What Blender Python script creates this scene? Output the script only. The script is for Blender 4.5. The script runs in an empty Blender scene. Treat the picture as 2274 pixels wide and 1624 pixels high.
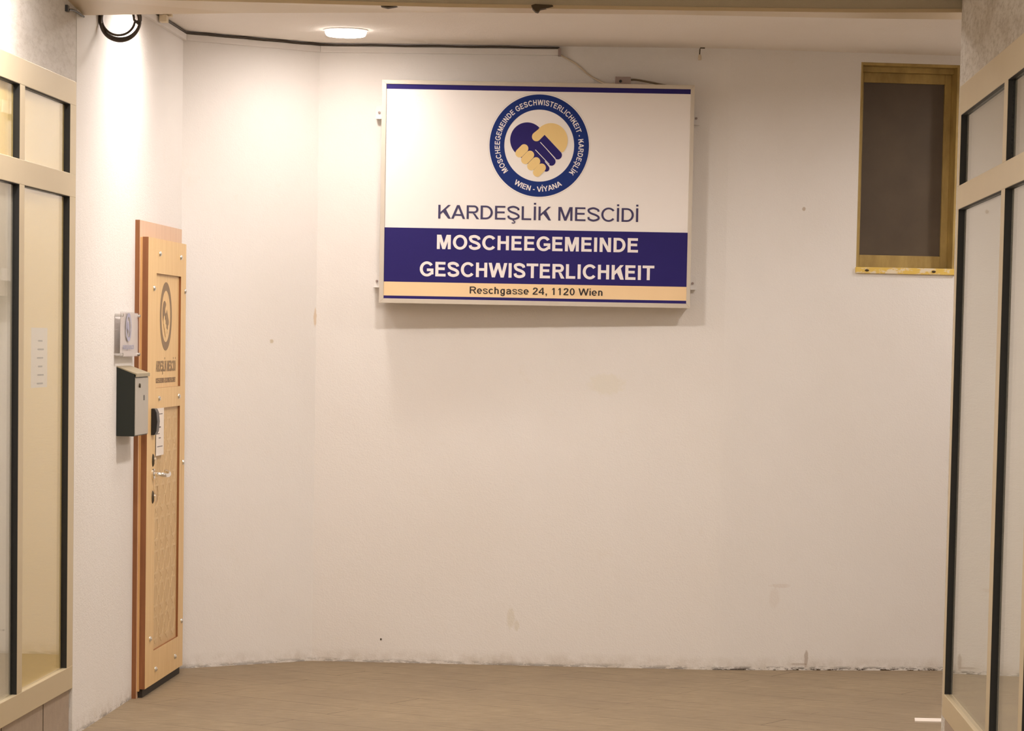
import bpy, bmesh, math, random
from mathutils import Vector, Matrix

random.seed(4)
S = bpy.context.scene
COL = S.collection
PI = math.pi

# ------------------------------------------------------------------ camera
ROLL, PITCH = math.atan(.018), math.atan(456 / 6300.0)
fwd = Vector((0, math.cos(PITCH), -math.sin(PITCH)))
up0 = Vector((0, math.sin(PITCH), math.cos(PITCH)))
rt0 = Vector((1, 0, 0))
rt = rt0 * math.cos(ROLL) + up0 * math.sin(ROLL)
up = -rt0 * math.sin(ROLL) + up0 * math.cos(ROLL)
cd = bpy.data.cameras.new('camera')
cd.sensor_fit = 'HORIZONTAL'
cd.sensor_width = 36.0
cd.lens = 36.0 * 6300.0 / 2274.0
cd.shift_y = 403.0 / 2274.0
cd.clip_start, cd.clip_end = 0.1, 200
cam = bpy.data.objects.new('camera', cd)
mw = Matrix((rt, up, -fwd)).transposed().to_4x4()
mw.translation = (0, 0, 1.6)
cam.matrix_world = mw
COL.objects.link(cam)
S.camera = cam

# ------------------------------------------------------------------ world, exposure
w = bpy.data.worlds.new('night'); S.world = w; w.use_nodes = True
bg = w.node_tree.nodes['Background']
bg.inputs[0].default_value = (1.0, .82, .62, 1); bg.inputs[1].default_value = .50
S.view_settings.view_transform = 'Standard'
S.view_settings.look = 'None'
S.view_settings.gamma = 1
S.view_settings.use_curve_mapping = False
S.view_settings.exposure = 0.64
LAMP_COLOUR = (1.0, .91, .84)
CZ = 3.04          # ceiling height of the rear bay
FZ = 3.07          # ceiling height of the front bay
# ceiling lamps: x, y, ceiling z, strength, label
LAMPS = [
    (-.82, 13.40, CZ, 88, 'glowing round ceiling light in front of the rear wall, left of the sign'),
    (-1.42, 12.15, CZ, 95, 'round ceiling light close to the left wall, hidden above the cable coil'),
    (-.42, 11.80, CZ, 290, 'round ceiling light just behind the middle of the beam'),
    (1.70, 11.80, CZ, 240, 'round ceiling light just behind the right end of the beam'),
    (3.00, 13.35, CZ, 150, 'round ceiling light in the recess behind the right storefront'),
    (-1.42, 9.70, FZ, 200, 'round ceiling light of the front bay beside the left storefront'),
    (-.45, 7.60, FZ, 460, 'unseen fill lamp added in the middle of the front bay'),  # unseen lamp added as frontal fill
]

# ------------------------------------------------------------------ materials
def lin(r, g, b):
    f = lambda c: (c / 255 / 12.92) if c / 255 <= .04045 else ((c / 255 + .055) / 1.055) ** 2.4
    return (f(r), f(g), f(b), 1)

class NT:
    def __init__(s, name):
        s.m = bpy.data.materials.new(name); s.m.use_nodes = True
        s.t = s.m.node_tree; s.b = s.t.nodes['Principled BSDF']
    def n(s, typ, **kw):
        nd = s.t.nodes.new(typ)
        for k, v in kw.items():
            if k.startswith('i_'):
                nd.inputs[k[2:].replace('_', ' ')].default_value = v
            else: setattr(nd, k, v)
        return nd
    def l(s, a, b): s.t.links.new(a, b)
    def pos(s): return s.n('ShaderNodeNewGeometry').outputs['Position']
    def objco(s): return s.n('ShaderNodeTexCoord').outputs['Object']
    def math(s, op, a, b=None, clamp=False):
        nd = s.n('ShaderNodeMath', operation=op, use_clamp=clamp)
        for i, v in enumerate((a, b)):
            if v is None: continue
            if isinstance(v, (int, float)): nd.inputs[i].default_value = v
            else: s.l(v, nd.inputs[i])
        return nd.outputs[0]
    def noise(s, vec, scale, detail=4, rough=.55):
        nd = s.n('ShaderNodeTexNoise'); nd.inputs['Scale'].default_value = scale
        nd.inputs['Detail'].default_value = detail; nd.inputs['Roughness'].default_value = rough
        if vec is not None: s.l(vec, nd.inputs['Vector'])
        return nd.outputs['Fac']
    def ramp(s, fac, lo, hi, a=0.0, b=1.0):
        nd = s.n('ShaderNodeMapRange'); nd.clamp = True
        nd.inputs['From Min'].default_value = lo; nd.inputs['From Max'].default_value = hi
        nd.inputs['To Min'].default_value = a; nd.inputs['To Max'].default_value = b
        s.l(fac, nd.inputs['Value']); return nd.outputs[0]
    def mix(s, fac, a, b):
        nd = s.n('ShaderNodeMix', data_type='RGBA')
        ins = [i for i in nd.inputs if i.enabled]
        for k, v in (('Factor', fac), ('A', a), ('B', b)):
            sock = next(i for i in nd.inputs if i.name == k and i.enabled and (k == 'Factor' or i.type == 'RGBA') )
            if isinstance(v, (tuple, list)): sock.default_value = v
            elif isinstance(v, (int, float)): sock.default_value = v
            else: s.l(v, sock)
        return next(o for o in nd.outputs if o.type == 'RGBA')
    def scaled(s, vec, sc, rot=(0, 0, 0)):
        nd = s.n('ShaderNodeMapping'); nd.inputs['Scale'].default_value = sc
        nd.inputs['Rotation'].default_value = rot
        s.l(vec, nd.inputs['Vector']); return nd.outputs[0]
    def bump(s, h, strength, dist):
        nd = s.n('ShaderNodeBump'); nd.inputs['Strength'].default_value = strength
        nd.inputs['Distance'].default_value = dist
        s.l(h, nd.inputs['Height']); s.l(nd.outputs[0], s.b.inputs['Normal'])

def plain(name, col, rough=.5, metal=0.0, var=.06, scale=14, bump=0.0):
    k = NT(name)
    c2 = tuple(min(1, c * (1 - var * 2)) for c in col[:3]) + (1,)
    f = k.noise(k.objco(), scale)
    k.l(k.mix(f, c2, col), k.b.inputs['Base Color'])
    k.b.inputs['Roughness'].default_value = rough
    k.b.inputs['Metallic'].default_value = metal
    if bump: k.bump(k.noise(k.objco(), 180, 3), bump, .004)
    return k.m

def plaster(name, base, spots=(), dirt=.6, speckle=0.0, crack=False):
    k = NT(name); p = k.pos()
    big = k.ramp(k.noise(p, 1.3, 5, .6), .35, .7)
    c = k.mix(k.math('MULTIPLY', big, .35), base, tuple(v * f for v, f in zip(base[:3], (.93, .90, .86))) + (1,))
    blot = k.ramp(k.noise(p, 6.5, 6, .7), .62, .78)
    c = k.mix(k.math('MULTIPLY', blot, .22), c, tuple(v * f for v, f in zip(base[:3], (.88, .82, .70))) + (1,))
    sep = k.n('ShaderNodeSeparateXYZ'); k.l(p, sep.inputs[0]); z = sep.outputs[2]
    # splash dirt along the foot of the wall
    d = k.ramp(z, 0.0, .075, 1, 0)
    d = k.math('MULTIPLY', d, k.ramp(k.noise(p, 15, 6, .7), .38, .66))
    c = k.mix(k.math('MULTIPLY', d, dirt), c, lin(150, 128, 92))
    if crack:   # broken plaster edge with dark gaps
        g = k.ramp(z, .004, .022, 1, 0)
        g = k.math('MULTIPLY', g, k.ramp(k.noise(k.scaled(p, (7, 7, 26)), 2.0, 5, .75), .47, .53))
        g = k.math('MULTIPLY', g, k.ramp(sep.outputs[0], .7, 1.2, .45, 1.0))
        c = k.mix(g, c, lin(58, 42, 26))
    for (sx, sy, sz, rx, rz, col) in spots:
        o = k.n('ShaderNodeVectorMath', operation='SUBTRACT'); k.l(p, o.inputs[0]); o.inputs[1].default_value = (sx, sy, sz)
        o2 = k.n('ShaderNodeVectorMath', operation='MULTIPLY'); k.l(o.outputs[0], o2.inputs[0])
        o2.inputs[1].default_value = (1 / rx, 0, 1 / rz)
        ln = k.n('ShaderNodeVectorMath', operation='LENGTH'); k.l(o2.outputs[0], ln.inputs[0])
        v = k.math('ADD', ln.outputs['Value'], k.math('MULTIPLY', k.math('SUBTRACT', k.noise(p, 60, 3), .5), .9))
        c = k.mix(k.math('MULTIPLY', k.ramp(v, .65, 1.0, 1, 0), col[3]), c, lin(*col[:3]))
    if speckle:
        sp = k.ramp(k.noise(k.scaled(p, (48, 14, 48)), 1.0, 6, .8), .46, .64)
        c = k.mix(k.math('MULTIPLY', sp, speckle), c, lin(118, 100, 78))
        st = k.ramp(k.noise(k.scaled(p, (1, .7, 1.6)), 2.2, 5, .7), .42, .66)
        c = k.mix(k.math('MULTIPLY', st, speckle), c, lin(150, 134, 112))
    k.l(c, k.b.inputs['Base Color'])
    k.b.inputs['Roughness'].default_value = .92
    k.b.inputs['Specular IOR Level'].default_value = .15
    h = k.math('ADD', k.noise(p, 140, 3, .6), k.math('MULTIPLY', k.noise(p, 26, 3), .8))
    k.bump(h, .28, .006)
    return k.m

WHITE = (.80, .77, .745, 1)
m_wall = plaster('white_plaster', WHITE, dirt=.42, crack=True, spots=[
    (1.468, 14, .060, .012, .048, (140, 108, 74, .45)), (1.43, 14, .030, .05, .008, (140, 108, 74, .35)),
    (.0, 14, .235, .022, .06, (196, 182, 140, .22)), (.03, 14, .20, .015, .03, (196, 182, 140, .22)),
    (.45, 14, 1.40, .10, .06, (214, 206, 160, .16)), (-.99, 14, 1.70, .008, .05, (205, 170, 120, .5)),
    (1.40, 14, 2.273, .010, .012, (186, 168, 150, .8)), (-1.19, 14, 1.58, .010, .012, (196, 180, 150, .7)),
    (1.33, 14, .42, .06, .012, (196, 172, 150, .2)), (1.30, 14, .36, .03, .06, (196, 172, 150, .12)),
    (-.52, 14, 2.74, .05, .02, (205, 170, 130, .5)), (-.60, 14, 2.60, .03, .012, (205, 170, 130, .45))])
m_concrete = plaster('stained_concrete', (.66, .63, .59, 1), dirt=.5, speckle=.42)
m_aged = plaster('aged_plaster', (.70, .67, .64, 1), dirt=.3, speckle=.2)
m_ceiling = plaster('ceiling_paint', (.82, .77, .715, 1), dirt=0)

def floor_mat():
    k = NT('passage_floor'); p = k.pos()
    q = k.scaled(p, (1, 1, 1), (0, 0, math.radians(33)))
    fine = k.noise(k.scaled(p, (9, 60, 1)), 1.0, 6, .75)
    big = k.noise(p, 1.6, 5, .6)
    c = k.mix(k.ramp(fine, .3, .7), lin(120, 103, 80), lin(160, 142, 116))
    c = k.mix(k.math('MULTIPLY', k.ramp(big, .4, .72), .45), c, lin(118, 102, 84))
    br = k.n('ShaderNodeTexBrick', offset=.5)
    k.l(q, br.inputs['Vector'])
    br.inputs['Scale'].default_value = 1.0; br.inputs['Brick Width'].default_value = 1.6
    br.inputs['Row Height'].default_value = .23; br.inputs['Mortar Size'].default_value = .0035
    br.inputs['Mortar Smooth'].default_value = .3
    br.inputs['Color1'].default_value = (0, 0, 0, 1); br.inputs['Color2'].default_value = (0, 0, 0, 1)
    br.inputs['Mortar'].default_value = (1, 1, 1, 1)
    line = k.math('MULTIPLY', br.outputs['Fac'], k.ramp(k.noise(p, 3.0, 3), .35, .6))
    c = k.mix(k.math('MULTIPLY', line, .8), c, lin(66, 48, 32))
    spk = k.ramp(k.noise(p, 90, 3, .6), .70, .76)
    c = k.mix(k.math('MULTIPLY', spk, .5), c, lin(214, 200, 178))
    k.l(c, k.b.inputs['Base Color'])
    k.b.inputs['Roughness'].default_value = .62
    k.b.inputs['Specular IOR Level'].default_value = .3
    k.bump(k.noise(p, 120, 3), .2, .004)
    return k.m
m_floor = floor_mat()

def wood(name, c1, c2, rough=.5, sc=(26, 26, 1.6)):
    k = NT(name); v = k.scaled(k.objco(), sc)
    f = k.noise(v, 1.6, 6, .65)
    c = k.mix(k.ramp(f, .3, .72), c1, c2)
    k.l(c, k.b.inputs['Base Color']); k.b.inputs['Roughness'].default_value = rough
    k.bump(f, .15, .003)
    return k.m
m_door = wood('pale_wood', lin(220, 182, 124), lin(234, 200, 146))
m_door_panel = wood('etched_panel_wood', lin(202, 166, 114), lin(220, 188, 138))
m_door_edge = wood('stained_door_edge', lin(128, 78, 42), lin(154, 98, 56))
m_door_board = wood('backing_board', lin(214, 178, 148), lin(224, 190, 160))
m_door_strip = wood('door_strip', lin(206, 160, 104), lin(222, 180, 122))
m_etch = plain('etched_inlay', lin(224, 194, 148), .6, var=.05)
m_engrave = plain('engraving', lin(150, 124, 96), .7, var=.15, scale=60)
m_oldwood = wood('yellow_window_wood', lin(152, 126, 70), lin(188, 162, 98), .55, (8, 8, 3))
m_ledge = None
def ledge_mat():
    k = NT('peeling_ledge'); p = k.objco()
    f = k.ramp(k.noise(k.scaled(p, (9, 9, 26)), 1.0, 5, .75), .52, .58)
    c = k.mix(f, lin(222, 188, 92), lin(226, 212, 186))
    k.l(c, k.b.inputs['Base Color']); k.b.inputs['Roughness'].default_value = .6
    return k.m
m_ledge = ledge_mat()
m_frame = plain('champagne_aluminium', lin(206, 190, 158), .42, .2, var=.03, scale=5)
m_gasket = plain('black_gasket', (.012, .012, .012, 1), .6, var=.0)
m_black = plain('black_plastic', (.014, .014, .016, 1), .35, var=.0)
m_alu = plain('sign_frame_aluminium', lin(206, 196, 182), .5, .15, var=.06, scale=9)
m_signwhite = plain('sign_white', (.87, .825, .80, 1), .42, var=.015, scale=3)
m_navy = plain('sign_navy', lin(40, 31, 104), .55, var=.05, scale=30)
m_navy.node_tree.nodes['Principled BSDF'].inputs['Specular IOR Level'].default_value = .2
m_blue = plain('emblem_blue', lin(22, 48, 118), .55, var=.05, scale=30)
m_blue.node_tree.nodes['Principled BSDF'].inputs['Specular IOR Level'].default_value = .2
m_cream = plain('sign_cream', lin(240, 208, 162), .42, var=.02, scale=10)
m_gold = plain('emblem_gold', lin(236, 204, 136), .42, var=.02, scale=10)
m_inkdark = plain('address_ink', lin(40, 30, 28), .6, var=.02)
m_inknavy = plain('title_ink', lin(54, 46, 92), .5, var=.02)
m_textwhite = plain('white_lettering', (.86, .80, .79, 1), .45, var=.01)
m_steel = plain('bright_steel', (.72, .70, .68, 1), .16, 1.0, var=.03)
m_chrome = plain('chrome', (.9, .89, .87, 1), .12, 1.0, var=.0)
m_green = plain('dark_green_metal', lin(22, 30, 22), .45, var=.08)
m_boxgrey = plain('grey_metal', lin(188, 182, 172), .45, .3, var=.05, scale=20)
m_lid = plain('lid_metal', lin(170, 158, 132), .5, .2, var=.08, scale=20)
m_paper = plain('paper', lin(236, 226, 216), .8, var=.02)
m_print = plain('print_ink', lin(120, 112, 108), .8, var=.05)
m_cable = plain('dark_cable', lin(74, 62, 50), .5, var=.08)
m_cablegrey = plain('grey_cable', lin(128, 112, 92), .55, var=.08)
m_cablewhite = plain('white_cable', lin(216, 200, 178), .55, var=.05)
m_trunk = plain('trunking_white', (.78, .745, .715, 1), .6, var=.03)
m_socket = plain('aged_white_plastic', lin(236, 220, 190), .5, var=.03)
m_jbox = plain('grey_plastic', lin(166, 148, 142), .55, var=.06)
m_rust = plain('rusty_iron', lin(78, 64, 44), .75, var=.2, scale=60)
m_beam_face = plaster('beam_face', lin(184, 174, 154), dirt=0)
m_beam_trim = plain('beam_trim_paint', lin(204, 184, 150), .38, .1, var=.05, scale=8)
m_window_dark = None
def darkglass():
    k = NT('dark_window_glass'); p = k.objco()
    f = k.noise(p, 5, 4)
    k.l(k.mix(f, lin(72, 60, 50), lin(100, 86, 70)), k.b.inputs['Base Color'])
    k.b.inputs['Roughness'].default_value = .38
    return k.m
m_window_dark = darkglass()
m_backing_y = plain('yellow_backing', lin(252, 222, 150), .8, var=.02, scale=2)
m_backing_w = plain('white_backing', lin(226, 218, 208), .8, var=.02, scale=2)
m_stone = plain('plinth_stone', lin(176, 158, 140), .7, var=.12, scale=30, bump=.2)
m_threshold_gap = plain('threshold_gap_dark', lin(52, 46, 40), .7, var=.1)

def glass_mat():
    k = NT('clear_glass'); t = k.t; t.nodes.remove(k.b)
    lw = k.n('ShaderNodeLayerWeight'); lw.inputs['Blend'].default_value = .5
    f = k.math('ADD', k.math('MULTIPLY', k.math('POWER', lw.outputs['Facing'], 5.0), .96), .04)
    tr = k.n('ShaderNodeBsdfTransparent'); tr.inputs[0].default_value = (.95, .96, .94, 1)
    gl = k.n('ShaderNodeBsdfGlossy'); gl.inputs['Roughness'].default_value = .015
    gl.inputs['Color'].default_value = (.96, .96, .96, 1)
    mx = k.n('ShaderNodeMixShader'); k.l(f, mx.inputs[0]); k.l(tr.outputs[0], mx.inputs[1]); k.l(gl.outputs[0], mx.inputs[2])
    k.l(mx.outputs[0], t.nodes['Material Output'].inputs[0])
    return k.m
m_glass = glass_mat()
def acrylic_mat():
    k = NT('clear_acrylic'); t = k.t; t.nodes.remove(k.b)
    tr = k.n('ShaderNodeBsdfTransparent'); tr.inputs[0].default_value = (.97, .97, .97, 1)
    gl = k.n('ShaderNodeBsdfGlossy'); gl.inputs['Roughness'].default_value = .05
    mx = k.n('ShaderNodeMixShader'); mx.inputs[0].default_value = .1
    k.l(tr.outputs[0], mx.inputs[1]); k.l(gl.outputs[0], mx.inputs[2])
    k.l(mx.outputs[0], t.nodes['Material Output'].inputs[0])
    return k.m
m_acrylic = acrylic_mat()
def glow_mat(strength):
    k = NT('lamp_glow'); t = k.t; t.nodes.remove(k.b)
    e = k.n('ShaderNodeEmission'); e.inputs[0].default_value = LAMP_COLOUR + (1,); e.inputs[1].default_value = strength
    k.l(e.outputs[0], t.nodes['Material Output'].inputs[0]); return k.m

m_rim = glow_mat(7)

# ------------------------------------------------------------------ mesh helpers
def link(name, bm, mats, parent=None, smooth=False, bevel=0.0):
    me = bpy.data.meshes.new(name)
    bmesh.ops.recalc_face_normals(bm, faces=bm.faces)
    bm.to_mesh(me); bm.free()
    for m in (mats if isinstance(mats, (list, tuple)) else [mats]): me.materials.append(m)
    if smooth:
        for p in me.polygons: p.use_smooth = True
    o = bpy.data.objects.new(name, me); COL.objects.link(o)
    if parent is not None: o.parent = parent
    if bevel:
        b = o.modifiers.new('bevel', 'BEVEL'); b.width = bevel; b.segments = 2; b.limit_method = 'ANGLE'
    return o

def B(): return bmesh.new()

def box(bm, x0, x1, y0, y1, z0, z1, mi=0):
    v = [bm.verts.new((x, y, z)) for z in (z0, z1) for y in (y0, y1) for x in (x0, x1)]
    fs = []
    for a in ((0, 2, 3, 1), (4, 5, 7, 6), (0, 1, 5, 4), (1, 3, 7, 5), (3, 2, 6, 7), (2, 0, 4, 6)):
        f = bm.faces.new([v[i] for i in a]); f.material_index = mi; fs.append(f)
    return fs

def prism(bm, pts, fn, h0, h1, mi=0):
    """closed outline pts (2D) extruded from height h0 to h1; fn(a, b, h) -> 3D"""
    lo = [bm.verts.new(fn(a, b, h0)) for a, b in pts]
    hi = [bm.verts.new(fn(a, b, h1)) for a, b in pts]
    n = len(pts)
    fs = [bm.faces.new(lo), bm.faces.new(hi)]
    for i in range(n):
        fs.append(bm.faces.new((lo[i], lo[(i + 1) % n], hi[(i + 1) % n], hi[i])))
    for f in fs: f.material_index = mi

def tube(bm, pts, r, n=8, closed=False):
    pts = [Vector(p) for p in pts]; rings = []
    N = len(pts)
    prev = None
    for i, p in enumerate(pts):
        a = pts[(i - 1) % N] if (closed or i > 0) else p
        b = pts[(i + 1) % N] if (closed or i < N - 1) else p
        t = (b - a).normalized()
        ref = prev if prev is not None else (Vector((0, 0, 1)) if abs(t.z) < .9 else Vector((1, 0, 0)))
        u = (ref - t * ref.dot(t)).normalized(); prev = u
        v = t.cross(u)
        rr = r[i] if isinstance(r, (list, tuple)) else r
        rings.append([bm.verts.new(p + (u * math.cos(2 * PI * k / n) + v * math.sin(2 * PI * k / n)) * rr) for k in range(n)])
    for i in range(N if closed else N - 1):
        A, C = rings[i], rings[(i + 1) % N]
        for k in range(n): bm.faces.new((A[k], A[(k + 1) % n], C[(k + 1) % n], C[k]))
    if not closed:
        bm.faces.new(rings[0][::-1]); bm.faces.new(rings[-1])

def lathe(bm, prof, centre, axis='z', n=24):
    """prof: list of (radius, height)"""
    c = Vector(centre); rings = []
    def at(r, h, a):
        x, y = r * math.cos(a), r * math.sin(a)
        return c + (Vector((x, y, h)) if axis == 'z' else Vector((h, x, y)) if axis == 'x' else Vector((x, h, y)))
    for r, h in prof:
        rings.append([bm.verts.new(at(max(r, 1e-5), h, 2 * PI * k / n)) for k in range(n)])
    for A, C in zip(rings, rings[1:]):
        for k in range(n): bm.faces.new((A[k], A[(k + 1) % n], C[(k + 1) % n], C[k]))
    bm.faces.new(rings[0][::-1]); bm.faces.new(rings[-1])

def annulus(bm, r0, r1, y0, y1, n=96, fn=None):
    V = []
    for k in range(n):
        a = 2 * PI * k / n
        V.append([bm.verts.new(fn(r * math.cos(a), r * math.sin(a), y)) for r in (r0, r1) for y in (y0, y1)])
    for k in range(n):
        A, C = V[k], V[(k + 1) % n]
        for i, j in ((0, 1), (1, 3), (3, 2), (2, 0)): bm.faces.new((A[i], A[j], C[j], C[i]))

def smooth_path(P, k=8):
    P = [Vector(p) for p in P]; out = []
    Q = [P[0] * 2 - P[1]] + P + [P[-1] * 2 - P[-2]]
    for i in range(1, len(Q) - 2):
        for j in range(k):
            t = j / k; a, b, c, d = Q[i - 1], Q[i], Q[i + 1], Q[i + 2]
            out.append(.5 * ((2 * b) + (c - a) * t + (2 * a - 5 * b + 4 * c - d) * t * t + (3 * b - a - 3 * c + d) * t ** 3))
    return out + [P[-1]]

def empty(name, loc=(0, 0, 0), rz=0.0):
    o = bpy.data.objects.new(name, None); COL.objects.link(o)
    o.location = loc; o.rotation_euler = (0, 0, rz); o.empty_display_size = .1
    return o

def tag(o, label, cat, group=None, kind=None):
    o['label'] = label; o['category'] = cat
    if group: o['group'] = group
    if kind: o['kind'] = kind
    return o

def copy_tree(o, parent=None):
    c = o.copy(); COL.objects.link(c)
    if parent is not None: c.parent = parent
    for ch in list(o.children): copy_tree(ch, c)
    return c

# ------------------------------------------------------------------ plan of the place
KL = .0567                                   # the left wall leans this far per metre of depth
AL = -math.atan(KL)
def lw(y, d=0.0):                            # point on the left wall plane at depth y, d out of the wall
    q = math.sqrt(1 + KL * KL)
    return Vector((-1.72 + KL * (y - 11.45) + d / q, y - d * KL / q, 0))
KR = .05
AR = -math.atan(KR)
def rw(y, d=0.0):                            # right storefront plane, d out into the passage
    q = math.sqrt(1 + KR * KR)
    return Vector((1.676 + KR * (y - 10.908) - d / q, y + d * KR / q, 0))
YL, YR = 11.19, 10.92                        # rear ends of the two storefronts
C1, C2, C3, C4 = Vector((-1.600, 13.57)), Vector((-.985, 14.02)), Vector((1.02, 13.93)), Vector((4.5, 14.393))

def wall_strip(name, pts, back, z0, z1, mat, label):
    """upright wall: plan outline pts (inner line) then back (outer line)"""
    bm = B(); prism(bm, [tuple(p[:2]) for p in list(pts) + list(back)], lambda a, b, h: (a, b, h), z0, z1)
    return tag(link(name, bm, mat), label, 'wall', kind='structure')

# floor
bm = B(); box(bm, -4.2, 5, -1.5, 15, -.2, 0)
tag(link('floor', bm, m_floor), 'brown grey passage floor with fine diagonal joints', 'floor', kind='structure')
# rear ceiling and front ceiling
bm = B(); box(bm, -2.6, 4.8, 11.2, 14.9, CZ, CZ + .2)
tag(link('ceiling', bm, m_ceiling), 'beige painted ceiling of the rear bay', 'ceiling', kind='structure')
bm = B(); box(bm, -4.2, 4.8, 6.0, 11.2, FZ, FZ + .2)
tag(link('ceiling_front', bm, m_ceiling), 'ceiling of the front bay before the beam', 'ceiling', kind='structure')
# walls
a0, a1 = lw(YL), lw(13.57)
wall_strip('wall_left', [a0, C1], [C1 + Vector((-.22, .1)), a0.xy + Vector((-.22, 0))], 0, CZ, m_wall,
           'white plaster wall on the left that holds the door')
wall_strip('wall_corner', [C1, C2], [C2 + Vector((-.05, .22)), C1 + Vector((-.22, .1))], 0, CZ, m_wall,
           'short slanted white wall between the door and the rear wall')
wall_strip('wall_back', [C2, C3], [C3 + Vector((0, .25)), C2 + Vector((-.05, .22))], 0, CZ, m_wall,
           'white plaster rear wall behind the hanging sign')
# rear wall right of the sign, with the opening of the high window
WB = math.atan2(C4.y - C3.y, C4.x - C3.x)
wu = Vector((math.cos(WB), math.sin(WB)))
def wb(u, d, z):                              # u along that wall, d into the wall
    return Vector((C3.x + wu.x * u - wu.y * d, C3.y + wu.y * u + wu.x * d, z))
U0, U1, Z0, Z1 = .652, 1.150, 1.968, 2.995
LB = (C4 - C3).length
bm = B()
for (u0, u1, z0, z1) in ((0, U0, 0, CZ), (U1, LB, 0, CZ), (U0, U1, 0, Z0), (U0, U1, Z1, CZ)):
    prism(bm, [(u0, 0), (u1, 0), (u1, .25), (u0, .25)], lambda a, b, h: wb(a, b, h), z0, z1)
bmesh.ops.remove_doubles(bm, verts=bm.verts, dist=1e-5)
tag(link('wall_back_right', bm, m_wall), 'white plaster rear wall right of the sign around the high window', 'wall', kind='structure')
bm = B(); box(bm, 4.3, 4.5, YR, 14.6, 0, CZ)
tag(link('wall_right', bm, m_wall), 'side wall closing the recess on the far right', 'wall', kind='structure')

# walls above the storefronts and the pier behind the right one
def along_left(bm, y0, y1, d0, d1, z0, z1, mi=0):

    pts = [lw(y0, d1), lw(y1, d1), lw(y1, d0), lw(y0, d0)]
    prism(bm, [tuple(p.xy) for p in pts], lambda a, b, h: (a, b, h), z0, z1, mi)
def along_right(bm, y0, y1, d0, d1, z0, z1, mi=0):
    pts = [rw(y0, d1), rw(y1, d1), rw(y1, d0), rw(y0, d0)]
    prism(bm, [tuple(p.xy) for p in pts], lambda a, b, h: (a, b, h), z0, z1, mi)
YF = 6.4
bm = B(); along_left(bm, YF, YL - .004, -.25, -.002, 2.582, FZ)
tag(link('wall_left_front', bm, m_aged), 'stained plaster wall above the left storefront', 'wall', kind='structure')
bm = B(); along_right(bm, YF, YR - .002, -.25, -.004, 2.60, FZ)
tag(link('wall_right_front', bm, m_concrete), 'speckled concrete wall above the right storefront', 'wall', kind='structure')
bm = B(); box(bm, 1.70, 4.5, YR + .0, YR + .16, 0, CZ - .002)
tag(link('wall_right_rear', bm, m_concrete), 'pier wall running right from the end of the right storefront', 'wall', kind='structure')
bm = B(); along_left(bm, YF, YL - .01, -.22, -.012, 0, .195)
for y in (10.72, 10.05, 9.38, 8.7, 8.03, 7.36):
    along_left(bm, y - .003, y + .003, -.10, -.0105, 0, .194, 1)
tag(link('baseboard_left', bm, [m_stone, m_rust]), 'grey brown stone plinth under the left storefront', 'plinth', kind='structure')
bm = B(); along_right(bm, YF, YR - .006, -.22, -.012, 0, .186)
tag(link('baseboard_right', bm, m_stone), 'brown stone plinth under the right storefront', 'plinth', kind='structure')

# ------------------------------------------------------------------ beam across the passage
secs = [(-1.765, 10.99, 2.883, 11.31, 2.853), (-1.1, 11.03, 2.884, 11.31, 2.874), (-.28, 11.09, 2.885, 11.30, 2.890),
        (.60, 11.10, 2.890, 11.30, 2.897), (1.30, 11.10, 2.894, 11.30, 2.895), (1.76, 11.10, 2.903, 11.30, 2.898)]
bm = B(); rows = []
for x, yf, zf, yb, zb in secs:
    rows.append([bm.verts.new(p) for p in ((x, yf, zf + .012), (x, yb, zb + .012), (x, yb, FZ - .002), (x, yf, FZ - .002))])
for A, C in zip(rows, rows[1:]):
    for k in range(4): bm.faces.new((A[k], A[(k + 1) % 4], C[(k + 1) % 4], C[k]))
bm.faces.new(rows[0]); bm.faces.new(rows[-1][::-1])
beam = tag(link('ceiling_beam', bm, m_beam_face), 'olive brown beam crossing the passage along the top', 'beam', kind='structure')
bm = B(); rows = []
for x, yf, zf, yb, zb in secs:
    rows.append([bm.verts.new(p) for p in ((x, yf - .003, zf), (x, yb + .003, zb), (x, yb + .003, zb + .0125), (x, yf - .003, zf + .014))])
for A, C in zip(rows, rows[1:]):
    for k in range(4): bm.faces.new((A[k], A[(k + 1) % 4], C[(k + 1) % 4], C[k]))
bm.faces.new(rows[0]); bm.faces.new(rows[-1][::-1])
tr = link('soffit_trim', bm, m_beam_trim, beam); tr['label'] = 'paler painted strip along the underside of the beam'

def beam_clip(name, x, z, label, flip):
    bm = B()
    s = -1 if flip else 1
    prism(bm, [(-.045, .006), (-.030, -.006), (-.006, -.011), (.022, -.006), (.052, .002), (.058, .008), (.01, .012), (-.03, .012)] if not flip else
          [(-.036, .008), (-.030, -.004), (-.018, -.016), (-.008, -.018), (.0, -.006), (.03, .0), (.05, .006), (.046, .011), (-.02, .013)],
          lambda a, b, h: (x + a, 11.075 + h, z + b), 0, .05)
    t = tag(link(name, bm, m_rust, bevel=.002), label, 'bracket')
    return t
beam_clip('beam_bracket', -.512, 2.889, 'flat dark rusty bracket under the beam, above the ceiling light', False)
beam_clip('beam_bracket', .072, 2.889, 'hooked dark rusty bracket under the beam, above the sign', True)

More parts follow.
